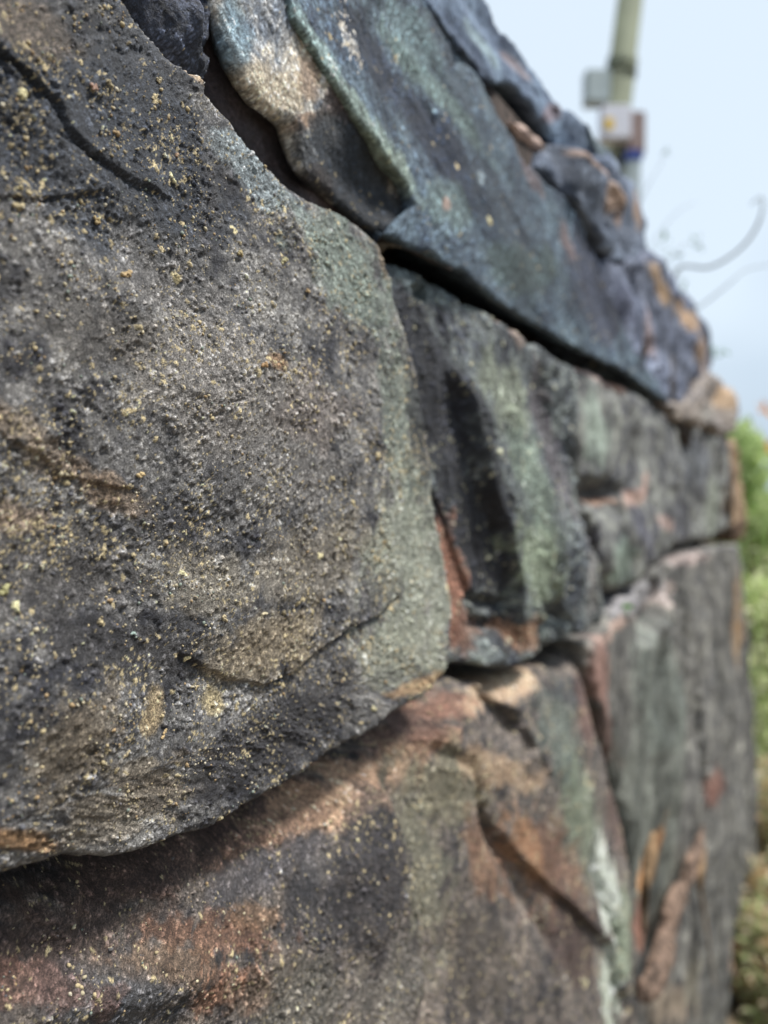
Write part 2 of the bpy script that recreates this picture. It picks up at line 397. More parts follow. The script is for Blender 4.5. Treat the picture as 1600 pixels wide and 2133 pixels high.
# lower near stone
Hs = stone([(-1500, 2500), (-400, 1960), (0, 1848), (300, 1742), (560, 1650), (700, 1572), (860, 1455), (960, 1405), (1040, 1432), (1090, 1412), (1150, 1385),
            (1205, 1365), (1225, 1420), (1245, 1500), (1275, 1600), (1300, 1700), (1310, 1800), (1315, 1950), (1318, 2133), (1322, 2500), (1326, 2900), (900, 3600), (200, 4200), (-1500, 4500)],
           'reddish brown and grey stone below the largest, with a sloping ledge and rust stains', w0=-0.004, tilt=(0, -0.10), radius=0.028, rag=0.003, relief=(0.006, 0.11), slope=7.0,
           base=(0.065, 0.062, 0.068), light=(0.29, 0.25, 0.215), grain=0.9, seed=40, pits=0.0012, speck_p=0.05, vf=(-0.60, -0.03), cap=0.01, flute=(0.004, 0.08, 1.0),
           steps=[([(820, 1610), (835, 1680), (855, 1760), (870, 1900), (880, 2133)][::-1], 0.008, 0.07, 0.04),
                  ([(1020, 1620), (1045, 1700), (1090, 1790), (1170, 1870), (1235, 1950), (1255, 2060), (1250, 2300)], 0.006, 0.05, 0.03),
                  ([(1040, 1420), (1100, 1480), (1125, 1560), (1100, 1600)], 0.005, 0.03, 0.02)],
           grooves=[([(-700, 2080), (-400, 1975), (0, 1870), (300, 1765), (560, 1672), (700, 1595), (860, 1480), (960, 1420)], 0.020, 0.024), ([(1010, 1640), (1060, 1760), (1110, 1900), (1150, 1990)], 0.010, 0.006), ([(1225, 1740), (1235, 1850), (1250, 1950), (1240, 2133), (1240, 2300)], 0.010, 0.015),
                    ([(1060, 1430), (1085, 1500), (1110, 1530)], 0.012, 0.012), ([(930, 1560), (1010, 1600), (1030, 1680)], 0.006, 0.006)],
           lumps=[(420, 1930, 300, 60, -22, 0.004), (980, 1570, 90, 80, 0, 0.008), (300, 2050, 300, 60, -15, 0.010), (700, 1900, 100, 250, 10, 0.006), (1150, 1560, 60, 160, -8, 0.012), (1290, 2000, 30, 260, 0, 0.008)],
           patches=[(450, 1760, 520, 60, -22, (0.16, 0.105, 0.085), 0.8, 0.5), (720, 1655, 240, 52, -30, (0.58, 0.42, 0.30), 0.85, 0.5), (560, 1740, 140, 26, -26, (0.36, 0.25, 0.19), 0.6, 0.8), (880, 1550, 80, 30, -30, (0.42, 0.27, 0.19), 0.7, 0.3), (860, 1520, 120, 40, -35, (0.22, 0.13, 0.10), 0.7, 0.2),  # tan ledge patch, its colour brightened so that the ledge looks lit
                    (100, 1960, 260, 70, -20, (0.15, 0.105, 0.09), 0.7, 0.7), (640, 1900, 90, 110, 10, (0.07, 0.07, 0.08), 0.7, 0.6), (560, 1800, 160, 40, -28, (0.19, 0.18, 0.19), 0.7, 0.5), (700, 1780, 110, 30, -30, (0.20, 0.19, 0.19), 0.6, 0.4),
                    (430, 1940, 150, 50, 5, (0.32, 0.18, 0.11), 0.62, 1.2), (320, 2000, 130, 50, 5, (0.32, 0.22, 0.14), 0.5, 1.2), (520, 1900, 60, 30, 0, (0.36, 0.24, 0.15), 0.6, 1.2), (470, 2060, 120, 70, 0, (0.36, 0.20, 0.12), 0.7, 0.75), (200, 2070, 150, 80, 0, (0.16, 0.17, 0.19), 0.6, 0.5),
                    (60, 2060, 140, 60, 0, (0.22, 0.12, 0.09), 0.6, 0.6), (760, 1800, 90, 200, 15, (0.065, 0.062, 0.072), 0.75, 0.25), (600, 2080, 150, 100, 0, (0.22, 0.21, 0.18), 0.6, 0.7),
                    (870, 1800, 70, 230, -8, (0.30, 0.29, 0.22), 0.7, 1.0), (930, 1640, 90, 90, 0, (0.30, 0.28, 0.20), 0.7, 0.5), (800, 2060, 90, 120, 0, (0.28, 0.26, 0.23), 0.6, 0.7),
                    (1040, 1440, 110, 34, -20, (0.62, 0.47, 0.34), 0.95, 0.4), (1020, 1600, 100, 45, 20, (0.48, 0.36, 0.25), 0.8, 0.5), (930, 1470, 60, 40, 0, (0.36, 0.21, 0.15), 0.7, 0.3),
                    (1150, 1540, 50, 130, -8, (0.19, 0.225, 0.20), 0.8, 0.8), (1200, 1700, 45, 150, -10, (0.27, 0.31, 0.235), 0.8, 0.8), (1180, 1440, 45, 40, 0, (0.10, 0.11, 0.12), 0.7, 0.2),
                    (1130, 1800, 80, 130, -25, (0.27, 0.15, 0.09), 0.65, 1.2), (1085, 1760, 30, 90, -20, (0.40, 0.24, 0.13), 0.7, 0.9), (1010, 1790, 40, 110, -15, (0.33, 0.19, 0.11), 0.6, 0.6), (1190, 1960, 60, 110, -15, (0.10, 0.06, 0.05), 0.8, 0.4),
                    (1256, 1850, 20, 120, -4, (0.62, 0.66, 0.58), 1.0, 0.5), (1272, 2040, 20, 190, 0, (0.52, 0.56, 0.48), 0.95, 0.6), (1290, 1940, 20, 120, 0, (0.30, 0.34, 0.26), 0.8, 0.5), (1215, 1480, 20, 90, -6, (0.24, 0.15, 0.13), 0.8, 0.2), (1280, 1700, 22, 100, -10, (0.20, 0.14, 0.12), 0.8, 0.3),
                    (1000, 2000, 90, 150, -10, (0.13, 0.11, 0.09), 0.6, 0.5)])

# middle course behind
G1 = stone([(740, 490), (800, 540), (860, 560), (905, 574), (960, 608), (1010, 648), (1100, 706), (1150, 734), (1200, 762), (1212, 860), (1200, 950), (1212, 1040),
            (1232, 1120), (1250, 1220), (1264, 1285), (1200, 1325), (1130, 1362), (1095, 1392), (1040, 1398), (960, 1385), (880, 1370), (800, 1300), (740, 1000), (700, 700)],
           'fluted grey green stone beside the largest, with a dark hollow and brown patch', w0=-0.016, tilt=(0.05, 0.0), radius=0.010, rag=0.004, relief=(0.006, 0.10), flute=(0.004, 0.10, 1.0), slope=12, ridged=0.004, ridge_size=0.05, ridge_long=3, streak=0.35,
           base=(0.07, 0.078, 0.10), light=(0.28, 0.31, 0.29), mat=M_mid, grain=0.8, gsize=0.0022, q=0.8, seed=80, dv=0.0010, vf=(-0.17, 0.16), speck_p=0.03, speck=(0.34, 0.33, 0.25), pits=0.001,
           steps=[([(950, 740), (985, 820), (1000, 920), (1020, 1020), (1050, 1100), (1075, 1220), (1085, 1340)], 0.009, 0.12, 0.5),
                  ([(900, 900), (925, 1010), (970, 1080), (985, 1150), (1010, 1250), (1040, 1330)], 0.0025, 0.08, 0.2)],
           grooves=[([(1000, 1240), (1030, 1258), (1075, 1262)], 0.005, 0.010), ([(1010, 1290), (1040, 1305), (1075, 1300)], 0.007, 0.014), ([(880, 600), (915, 608)], 0.006, 0.01),
                    ([(1110, 760), (1150, 900), (1180, 1050), (1210, 1180)], 0.03, 0.012), ([(1160, 1260), (1150, 1300), (1130, 1360)], 0.03, 0.02)],
           lumps=[(1130, 1080, 50, 200, -15, 0.010), (1205, 1150, 28, 160, -10, 0.016)],
           patches=[(935, 870, 75, 190, -6, (0.040, 0.043, 0.060), 0.95, 0.1), (1015, 1120, 48, 190, -14, (0.042, 0.044, 0.058), 0.95, 0.1), (850, 720, 70, 230, -10, (0.045, 0.05, 0.07), 0.95, 0.2), (1060, 1310, 40, 60, 0, (0.06, 0.062, 0.075), 0.7, 0.1),  # near-black patches paint shade in the hollow and beside the largest stone
                    (958, 1200, 40, 170, -6, (0.34, 0.19, 0.13), 0.95, 0.1), (985, 1310, 45, 50, -6, (0.28, 0.15, 0.10), 0.8, 0.3),
                    (1110, 1180, 50, 120, -15, (0.34, 0.39, 0.29), 0.85, 0.9), (1090, 1000, 40, 180, -15, (0.25, 0.30, 0.25), 0.8, 0.4), (1040, 820, 50, 100, -20, (0.33, 0.36, 0.28), 0.7, 0.6),
                    (880, 590, 90, 40, 25, (0.22, 0.27, 0.28), 0.8, 0.2), (1060, 670, 40, 14, 30, (0.55, 0.40, 0.34), 0.9, 0.4), (1130, 705, 50, 10, 30, (0.55, 0.42, 0.38), 0.8, 0.6), (1070, 690, 20, 40, 0, (0.45, 0.33, 0.27), 0.6, 0.5),  # thin pink patches paint light along the upper rim
                    (1150, 920, 30, 200, -10, (0.16, 0.14, 0.155), 0.75, 0.2), (1215, 1190, 22, 130, -6, (0.22, 0.20, 0.19), 0.7, 0.3), (1100, 1320, 60, 36, -20, (0.38, 0.22, 0.12), 0.7, 0.6), (1180, 1230, 20, 60, 0, (0.09, 0.10, 0.12), 0.8, 0.1)])
G2 = stone([(1202, 757), (1250, 768), (1320, 808), (1400, 858), (1440, 882), (1480, 895), (1518, 912), (1526, 1000), (1532, 1105), (1470, 1128), (1412, 1142), (1380, 1180),
            (1330, 1222), (1295, 1236), (1265, 1180), (1240, 1090), (1218, 1030), (1208, 900)],
           'grey green stone in the middle course with a short dark crack and pointed lower end', w0=-0.016, radius=0.018, rag=0.006, relief=(0.014, 0.22), flute=(0.010, 0.22, 1.0), slope=8, ridged=0.010, ridge_size=0.12, streak=0.5, streak_size=0.1,
           base=(0.068, 0.068, 0.08), light=(0.245, 0.25, 0.225), mat=M_mid, seed=120, res=3.0, dv=0.0025, vf=(-0.3, 0.3), cap=0.006, depth=0.2, cavity=0,
           grooves=[([(1208, 1025), (1240, 1032), (1265, 1030), (1285, 1026)], 0.014, 0.035)],
           steps=[([(1290, 1030), (1300, 900), (1295, 800)], 0.008, 0.15, 0.1)],
           lumps=[(1250, 950, 24, 90, 0, 0.012), (1300, 1120, 50, 70, 0, 0.012)],
           patches=[(1248, 900, 30, 110, 0, (0.27, 0.31, 0.27), 0.85, 0.1), (1300, 1170, 28, 60, -10, (0.24, 0.29, 0.25), 0.85, 0.1), (1320, 1040, 26, 20, 0, (0.45, 0.31, 0.25), 0.6, 0.5), (1345, 1010, 14, 40, 20, (0.42, 0.30, 0.25), 0.6, 0.4),
                    (1270, 1045, 24, 10, 0, (0.42, 0.28, 0.2), 0.7, 0.3), (1260, 785, 60, 10, 26, (0.58, 0.44, 0.40), 0.9, 0.4), (1310, 800, 16, 22, 0, (0.42, 0.28, 0.22), 0.7, 0.3), (1340, 1110, 20, 60, -30, (0.10, 0.10, 0.13), 0.7, 0.1), (1385, 1090, 20, 12, 60, (0.44, 0.33, 0.30), 0.7, 0.2),
                    (1430, 1080, 18, 60, 0, (0.08, 0.08, 0.10), 0.7, 0.2), (1490, 1050, 18, 80, 0, (0.27, 0.29, 0.24), 0.7, 0.2), (1455, 960, 26, 60, 0, (0.13, 0.14, 0.16), 0.7, 0.2), (1200, 930, 8, 40, 0, (0.42, 0.30, 0.27), 0.6, 0.2)])
G4 = stone([(1506, 918), (1538, 915), (1548, 985), (1553, 1060), (1550, 1128), (1530, 1122), (1515, 1060), (1508, 1000)],
           'small ochre brown stone at the far end of the middle course', w0=-0.02, radius=0.012, rag=0.01, relief=(0.02, 0.2), slope=7, ridged=0.012, base=(0.14, 0.10, 0.06), light=(0.33, 0.25, 0.17), mat=M_mid, seed=160, res=3.0, dv=0.004, cap=0.01,
           patches=[(1520, 955, 12, 20, 0, (0.50, 0.33, 0.10), 0.9, 0), (1537, 1100, 12, 25, 0, (0.10, 0.06, 0.04), 0.8, 0)], depth=0.2)

# lower far stone
J = stone([(1232, 1342), (1285, 1296), (1335, 1246), (1395, 1170), (1440, 1152), (1500, 1140), (1545, 1132), (1556, 1200), (1563, 1500), (1576, 1900), (1584, 2110), (1520, 2300), (1420, 2600), (1345, 2700),
           (1338, 2133), (1336, 1850), (1336, 1740), (1318, 1640), (1290, 1560), (1262, 1460), (1245, 1400)],
          'tall grey stone below the middle course, streaked upright with a flat lit top ledge', w0=-0.012, radius=0.014, rag=0.008, relief=(0.012, 0.25), flute=(0.014, 0.17, 1.0), slope=8, ridged=0.014, ridge_size=0.14, ridge_long=5, streak=0.7, streak_size=0.08,
          base=(0.068, 0.067, 0.068), light=(0.205, 0.20, 0.18), mat=M_mid, seed=200, res=3.0, dv=0.003, vf=(-1.42, -0.05), cap=0.006, depth=0.2,
          grooves=[([(1450, 1400), (1470, 1560), (1475, 1650), (1480, 1800)], 0.04, 0.022), ([(1530, 1500), (1532, 1720)], 0.04, 0.02), ([(1400, 1300), (1410, 1500), (1405, 1700)], 0.02, 0.01)],
          steps=[([(1390, 1230), (1380, 1300), (1340, 1360)], 0.02, 0.1, 0.1)],
          lumps=[(1400, 1500, 26, 300, 0, 0.02), (1550, 1950, 60, 500, 0, 0.03)],
          patches=[(1350, 1250, 70, 30, -35, (0.30, 0.29, 0.30), 0.7, 0.1), (1290, 1320, 60, 14, -38, (0.38, 0.29, 0.25), 0.85, 0.4), (1440, 1165, 50, 14, -10, (0.36, 0.30, 0.28), 0.8, 0.4), (1390, 1240, 14, 40, 30, (0.36, 0.30, 0.27), 0.6, 0.2),  # pinkish patches paint highlights along the top ledge
                   (1270, 1420, 26, 80, -12, (0.28, 0.18, 0.15), 0.85, 0.1), (1300, 1540, 20, 70, -16, (0.14, 0.085, 0.07), 0.8, 0.1), (1360, 1700, 60, 260, 0, (0.17, 0.185, 0.16), 0.6, 0.1), (1490, 1640, 12, 50, 0, (0.24, 0.12, 0.09), 0.7, 0),
                   (1370, 1430, 40, 160, -5, (0.19, 0.215, 0.19), 0.6, 0.1), (1360, 1790, 10, 90, 8, (0.46, 0.27, 0.12), 0.9, 0), (1350, 1930, 10, 60, 0, (0.26, 0.13, 0.09), 0.7, 0.2), (1400, 2100, 60, 50, 0, (0.30, 0.24, 0.18), 0.6, 0.6), (1450, 2040, 20, 60, 0, (0.36, 0.33, 0.26), 0.6, 0.6),
                   (1540, 1280, 10, 110, 0, (0.30, 0.20, 0.10), 0.7, 0.2), (1530, 2000, 20, 60, 0, (0.36, 0.24, 0.16), 0.7, 0.3), (1552, 1970, 8, 60, 0, (0.45, 0.32, 0.24), 0.8, 0.2)])

# upper course
B = stone([(-900, -1500), (200, -900), (430, -500), (455, -60), (450, 60), (446, 140), (432, 170), (395, 160), (350, 112), (300, 50), (255, -25), (80, -230), (-300, -540), (-900, -900)],
          'small dark knobbly stone above the largest, near the top left corner', w0=-0.020, radius=0.010, rag=0.003, relief=(0.006, 0.06), flute=(0.008, 0.035, 1.0), slope=12,
          base=(0.045, 0.052, 0.075), light=(0.12, 0.14, 0.19), mat=M_mid, grain=0.8, gsize=0.0014, seed=240, vf=(0.15, 0.3), dv=0.0009, speck_p=0.01,
          grooves=[([(445, -60), (425, 10), (415, 60), (440, 120)], 0.006, 0.014)], lumps=[(390, 50, 22, 70, -8, 0.010)],
          patches=[(400, 40, 16, 60, -8, (0.20, 0.22, 0.30), 0.7, 0.2)])  # pale patch paints the highlight on the knob's ridge
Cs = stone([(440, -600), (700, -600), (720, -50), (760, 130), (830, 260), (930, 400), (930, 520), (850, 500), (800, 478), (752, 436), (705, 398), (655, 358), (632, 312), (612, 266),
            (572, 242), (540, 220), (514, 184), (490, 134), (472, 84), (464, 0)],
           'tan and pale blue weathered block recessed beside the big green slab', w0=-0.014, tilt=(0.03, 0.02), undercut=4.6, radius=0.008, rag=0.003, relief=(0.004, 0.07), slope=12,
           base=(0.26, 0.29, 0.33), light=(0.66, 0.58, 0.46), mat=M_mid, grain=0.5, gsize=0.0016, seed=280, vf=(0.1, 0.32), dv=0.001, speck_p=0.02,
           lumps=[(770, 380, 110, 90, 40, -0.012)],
           patches=[(490, 60, 40, 110, 0, (0.22, 0.33, 0.40), 0.8, 0.3), (570, 40, 50, 60, 10, (0.20, 0.24, 0.30), 0.6, 0.5), (560, 180, 90, 60, 30, (0.60, 0.52, 0.40), 0.85, 0.3), (640, 160, 30, 60, -20, (0.42, 0.32, 0.24), 0.8, 0.2), (650, 250, 40, 24, -20, (0.42, 0.28, 0.18), 0.7, 0.4),
                    (740, 340, 150, 110, 40, (0.05, 0.065, 0.085), 1.0, 0), (800, 430, 110, 70, 30, (0.05, 0.062, 0.08), 1.0, 0), (720, 215, 30, 50, -30, (0.10, 0.08, 0.075), 0.8, 0.2), (680, 380, 60, 40, 40, (0.07, 0.05, 0.045), 0.7, 0), (700, 215, 30, 30, 0, (0.16, 0.12, 0.11), 0.6, 0.2)])  # large bluish-black patches paint the shade of the down-turned lower face
D = stone([(520, -600), (760, -600), (868, -50), (893, 10), (950, 90), (1008, 158), (1040, 235), (1095, 330), (1160, 400), (1215, 470), (1250, 560), (1300, 680), (1345, 760), (1400, 838), (1372, 826), (1300, 770),
           (1200, 722), (1100, 664), (1000, 596), (960, 560), (900, 528), (850, 508), (815, 485), (862, 430), (850, 395), (790, 305), (745, 240), (706, 188), (655, 110), (618, 40), (590, -60)],
          'long blue green slab above the deep joint, with upright dark bands', w0=-0.010, tilt=(0.0, 0.0), radius=0.004, rag=0.003, relief=(0.003, 0.12), flute=(0.004, 0.10, 1.0), slope=14, ridged=0.0015, ridge_size=0.05, ridge_long=5, streak=0.5, streak_size=0.09, sdir=((650, 0), (870, 430)), undercut=2.6,
          base=(0.062, 0.09, 0.13), light=(0.19, 0.25, 0.29), mat=M_mid, grain=0.4, gsize=0.0022, seed=320, q=0.8, vf=(0.08, 0.42), dv=0.0012, speck_p=0.01, cap=0.006,
          grooves=[([(760, 0), (830, 130), (900, 260), (960, 380)], 0.02, 0.004)],
          steps=[([(1240, 560), (1200, 440), (1140, 360)], 0.004, 0.08, 0.05)],
          patches=[(650, 90, 30, 130, -32, (0.29, 0.37, 0.36), 0.9, 0.6), (760, 260, 26, 160, -36, (0.28, 0.34, 0.31), 0.9, 0.6), (820, 350, 20, 90, -38, (0.30, 0.36, 0.32), 0.85, 0.3), (900, 170, 22, 200, -38, (0.25, 0.33, 0.32), 0.85, 0.3), (860, 60, 40, 120, -35, (0.22, 0.30, 0.31), 0.7, 0.3),
                   (775, 110, 42, 150, -32, (0.035, 0.06, 0.105), 0.95, 0.1), (925, 310, 42, 190, -33, (0.04, 0.065, 0.115), 0.95, 0.1), (1240, 600, 60, 150, -20, (0.05, 0.06, 0.10), 0.8, 0.1), (1040, 430, 50, 140, -30, (0.10, 0.13, 0.17), 0.6, 0.1), (930, 430, 50, 90, -35, (0.20, 0.26, 0.25), 0.7, 0.2), (1090, 560, 80, 60, 30, (0.14, 0.19, 0.17), 0.6, 0.1),
                   (925, 425, 10, 18, 0, (0.50, 0.38, 0.33), 0.8, 0), (1045, 210, 12, 70, -20, (0.42, 0.34, 0.34), 0.8, 0), (1000, 370, 10, 20, 0, (0.4, 0.47, 0.5), 0.7, 0), (930, 560, 40, 10, 28, (0.30, 0.21, 0.19), 0.8, 0.4), (1240, 600, 30, 150, -20, (0.09, 0.10, 0.14), 0.7, 0.1),
                   (1180, 500, 12, 50, -20, (0.34, 0.25, 0.23), 0.6, 0.3), (1110, 360, 10, 60, -25, (0.30, 0.22, 0.22), 0.6, 0.3)])
E = stone([(640, -900), (860, -420), (965, -90), (1000, -30), (1030, 10), (1090, 92), (1132, 152), (1180, 225), (1232, 262), (1272, 312), (1290, 350), (1268, 356), (1212, 322), (1165, 278), (1120, 215), (1080, 176), (1038, 172), (1004, 158), (946, 90), (893, 12), (868, -50), (750, -500)],
          'topmost bluish grey slab along the skyline of the wall', w0=-0.010, radius=0.004, rag=0.005, relief=(0.006, 0.14), flute=(0.006, 0.12, 1.0), slope=8, ridged=0.004, ridge_size=0.06, ridge_long=5, streak=0.5, streak_size=0.09, sdir=((1000, -30), (1200, 260)), undercut=2.2,
          base=(0.055, 0.08, 0.125), light=(0.17, 0.22, 0.28), mat=M_mid, seed=360, res=3.0, vf=(0.3, 0.6), dv=0.002, cap=0.006, depth=0.16,
          patches=[(1010, 90, 16, 100, -38, (0.24, 0.30, 0.30), 0.6, 0.2), (1090, 130, 10, 50, -38, (0.30, 0.22, 0.2), 0.5, 0.3), (1160, 230, 20, 30, -30, (0.24, 0.17, 0.17), 0.6, 0.3), (1250, 300, 14, 50, -40, (0.16, 0.20, 0.19), 0.6, 0.2)])
F2 = stone([(1068, 238), (1100, 248), (1135, 285), (1148, 318), (1128, 322), (1095, 290), (1072, 262)],
           'small tan wedge stone below the dark gap near the skyline', w0=-0.015, radius=0.015, rag=0.003, relief=(0.006, 0.08), slope=8, base=(0.22, 0.17, 0.15), light=(0.44, 0.35, 0.31), mat=M_mid, seed=380, dv=0.002, depth=0.12)
F1 = stone([(1130, 318), (1160, 292), (1205, 306), (1264, 322), (1312, 356), (1344, 400), (1356, 462), (1362, 524), (1325, 555), (1285, 548), (1250, 535), (1206, 462), (1160, 400), (1118, 350)],
           'broken dark stone on the skyline with tan split edges', w0=-0.012, radius=0.007, rag=0.006, relief=(0.010, 0.12), flute=(0.008, 0.12, 1.0), slope=8, ridged=0.006, ridge_size=0.08, ridge_long=4, streak=0.6, sdir=((1180, 320), (1300, 520)), undercut=2, base=(0.055, 0.072, 0.105), light=(0.18, 0.21, 0.26), mat=M_mid, seed=400, res=3.0, dv=0.002, depth=0.16,
           steps=[([(1270, 460), (1240, 400), (1190, 350), (1160, 320)], 0.03, 0.05, 0.03)],
           patches=[(1195, 350, 10, 50, -45, (0.45, 0.33, 0.26), 0.85, 0), (1240, 420, 16, 44, -15, (0.40, 0.29, 0.21), 0.85, 0.1), (1255, 470, 12, 30, -10, (0.36, 0.26, 0.2), 0.7, 0.1), (1335, 440, 10, 50, -10, (0.34, 0.22, 0.12), 0.7, 0.4)])
F3 = stone([(1225, 505), (1255, 530), (1298, 548), (1354, 524), (1382, 548), (1410, 580), (1450, 628), (1480, 684), (1490, 764), (1476, 800), (1440, 840), (1402, 838), (1352, 780), (1305, 700), (1262, 600)],
           'dark purple grey stone on the skyline with tan crest towards the far end', w0=-0.008, radius=0.010, rag=0.010, relief=(0.012, 0.16), flute=(0.012, 0.16, 1.0), slope=8, sdir=((1300, 540), (1440, 800)), undercut=2, streak_size=0.12, ridged=0.007, ridge_size=0.10, ridge_long=2.5, streak=0.6, base=(0.058, 0.07, 0.105), light=(0.19, 0.21, 0.26), mat=M_mid, seed=430, res=3.0, dv=0.003, cap=0.006, depth=0.2,
           patches=[(1375, 600, 12, 60, -30, (0.40, 0.29, 0.18), 0.9, 0.2), (1430, 655, 16, 50, -35, (0.36, 0.26, 0.17), 0.9, 0.2), (1465, 735, 14, 50, -10, (0.25, 0.17, 0.10), 0.8, 0.4), (1360, 690, 10, 60, -15, (0.32, 0.24, 0.22), 0.6, 0.3), (1300, 640, 20, 80, -20, (0.09, 0.10, 0.15), 0.6, 0.1)])
F4 = stone([(1400, 838), (1446, 838), (1472, 800), (1484, 774), (1508, 782), (1536, 814), (1548, 860), (1543, 892), (1520, 910), (1480, 894), (1430, 872)],
           'rounded tan topped stone at the far end of the upper course', w0=0.0, radius=0.02, rag=0.01, relief=(0.02, 0.16), slope=7, ridged=0.01, base=(0.13, 0.12, 0.12), light=(0.32, 0.28, 0.24), mat=M_mid, seed=460, res=3.0, dv=0.003, depth=0.2, cap=0.01,
           patches=[(1515, 825, 26, 30, 0, (0.40, 0.30, 0.20), 0.9, 0.1), (1480, 860, 20, 20, 0, (0.30, 0.29, 0.27), 0.7, 0.1)])

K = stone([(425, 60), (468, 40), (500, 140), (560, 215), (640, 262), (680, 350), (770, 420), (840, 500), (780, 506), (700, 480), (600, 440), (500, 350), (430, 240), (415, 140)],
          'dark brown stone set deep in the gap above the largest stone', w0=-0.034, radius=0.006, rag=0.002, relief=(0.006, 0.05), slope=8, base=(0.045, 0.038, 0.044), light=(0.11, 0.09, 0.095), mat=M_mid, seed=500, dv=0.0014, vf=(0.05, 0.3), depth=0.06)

# dark earth packed between and behind the stones, plus an added sun-blocking cap
M_core = plain('packed_earth', (0.035, 0.026, 0.022), 0.95, 60, 0.5, 0.01)
def core():
    top = uvs([(-1500, -1350), (100, -1000), (640, -760), (950, -60), (1130, 190), (1230, 300), (1300, 400), (1340, 500), (1430, 680), (1470, 780), (1520, 850), (1538, 900), (1546, 1000)], 0)
    n = len(top); V = []; F = []
    for w_ in (-0.105, -0.60):
        for (u, v) in top: V.append(world(np.array([u]), np.array([v - 0.03]), np.array([w_]))[0])
        for (u, v) in top: V.append(world(np.array([u]), np.array([-CAM_Z - 0.02]), np.array([w_]))[0])
    def quad(a, b, c, d): F.append([a, b, c, d])
    for i in range(n - 1):
        quad(i, n + i, n + i + 1, i + 1); quad(2 * n + i, 2 * n + i + 1, 3 * n + i + 1, 3 * n + i)
        quad(i, i + 1, 2 * n + i + 1, 2 * n + i)
    quad(n - 1, 2 * n - 1, 4 * n - 1, 3 * n - 1); quad(0, 2 * n, 3 * n, n)
    b = len(V)  # unseen cap strip, added to keep sun from leaking in behind the stones
    for (w_, dv_) in ((-0.022, 0.022), (-0.022, 0.16), (-0.11, 0.16), (-0.11, 0.022)):
        for (u, v) in top: V.append(world(np.array([u]), np.array([v - dv_]), np.array([w_]))[0])
    for k in range(4):
        for i in range(n - 1):
            a_ = b + k * n; c_ = b + ((k + 1) % 4) * n
            F.append([a_ + i, c_ + i, c_ + i + 1, a_ + i + 1])
    np_mesh('earth_fill_and_cap', np.array(V), np.array(F), M_core, wall, None, False, WALL_BASE)
core()

# ------------------------------------------------------------------ grit and crumbs lying on the rough faces
ICO = None
def ico(sub):
    bm = bmesh.new(); bmesh.ops.create_icosphere(bm, subdivisions=sub, radius=1)
    v = np.array([x.co[:] for x in bm.verts]); f = np.array([[q.index for q in p.verts] for p in bm.faces]); bm.free(); return v, f
I1 = ico(1); I2 = ico(2)
rng = np.random.default_rng(5)
def face_point(S, px, py):
    u, v = uv(px, py, S['w0'])
    for _ in range(6):                       # follow the sight line to the real relief
        i = int(np.clip(np.searchsorted(S['V'], v), 0, len(S['V']) - 1)); j = int(np.clip(np.searchsorted(S['U'], u), 0, len(S['U']) - 1))
        h = S['H'][i, j]; u, v = uv(px, py, h)
    return S['X'][i, j], i, j
def rocky(vf, r, seed, sq=(1, 1, 1)):
    v, f = vf; rs = np.random.default_rng(seed)
    k = 1 + 0.28 * np.sin(v @ rs.normal(size=3) * 2.3 + rs.random() * 6) + 0.18 * np.sin(v @ rs.normal(size=3) * 4 + 1) + rs.normal(size=len(v)) * 0.06
    return v * k[:, None] * r * np.array(sq)
def rot(rs):
    q = rs.normal(size=4); q /= np.linalg.norm(q); a, b, c, d = q
    return np.array([[1 - 2 * (c * c + d * d), 2 * (b * c - a * d), 2 * (b * d + a * c)], [2 * (b * c + a * d), 1 - 2 * (b * b + d * d), 2 * (c * d - a * b)], [2 * (b * d - a * c), 2 * (c * d + a * b), 1 - 2 * (b * b + c * c)]])
M_grit = stone_mat('loose_grit', 2500, 0.0004, 0.8, 0.25)
def grit(count):
    shapes = [rocky(I1, 1, 900 + k) for k in range(24)]
    VV = []; FF = []; CC = []; off = 0
    pal = np.array([(0.42, 0.34, 0.20), (0.46, 0.40, 0.27), (0.34, 0.24, 0.13), (0.22, 0.26, 0.22), (0.09, 0.09, 0.10), (0.13, 0.12, 0.12), (0.50, 0.45, 0.34)])
    pw = np.array([0.28, 0.2, 0.12, 0.06, 0.14, 0.12, 0.08]); pw /= pw.sum()
    for (S, x0, x1, y0, y1, cnt) in ((A, 0, 930, 0, 1790, int(count * 0.78)), (Hs, 0, 1100, 1560, 2133, int(count * 0.16)), (G1, 930, 1200, 600, 1380, int(count * 0.06))):
        Hh = S['H']; n = 0; tries = 0
        while n < cnt and tries < cnt * 12:
            tries += 1
            px = rng.uniform(x0, x1); py = rng.uniform(y0, y1)
            q = perlin(np.array([px / 90.0]), np.array([py / 90.0]), 77)[0] + 0.5 * perlin(np.array([px / 30.0]), np.array([py / 30.0]), 78)[0]
            if rng.random() > 0.12 + 1.8 * q: continue
            u, v = uv(px, py, S['w0'])
            i = int(np.clip(np.searchsorted(S['V'], v), 0, len(S['V']) - 1)); j = int(np.clip(np.searchsorted(S['U'], u), 0, len(S['U']) - 1))
            if S['s'][i, j] < 0.002: continue
            r = 0.00020 + 0.00020 * rng.exponential(); r = min(r, 0.0011)
            m = shapes[rng.integers(24)] @ rot(rng).T * r
            VV.append(m + S['X'][i, j] - WN * r * 0.1); FF.append(I1[1] + off); off += len(m)
            CC.append(np.repeat([pal[rng.choice(7, p=pw)] * rng.uniform(0.75, 1.2)], len(m), 0)); n += 1
    o = np_mesh('grit', np.concatenate(VV), np.concatenate(FF), M_grit, None, np.concatenate(CC), True)
    tag(o, 'countless ochre and grey sand grains stuck to the faces of the near stones', 'grit', kind='stuff')
grit(4500)

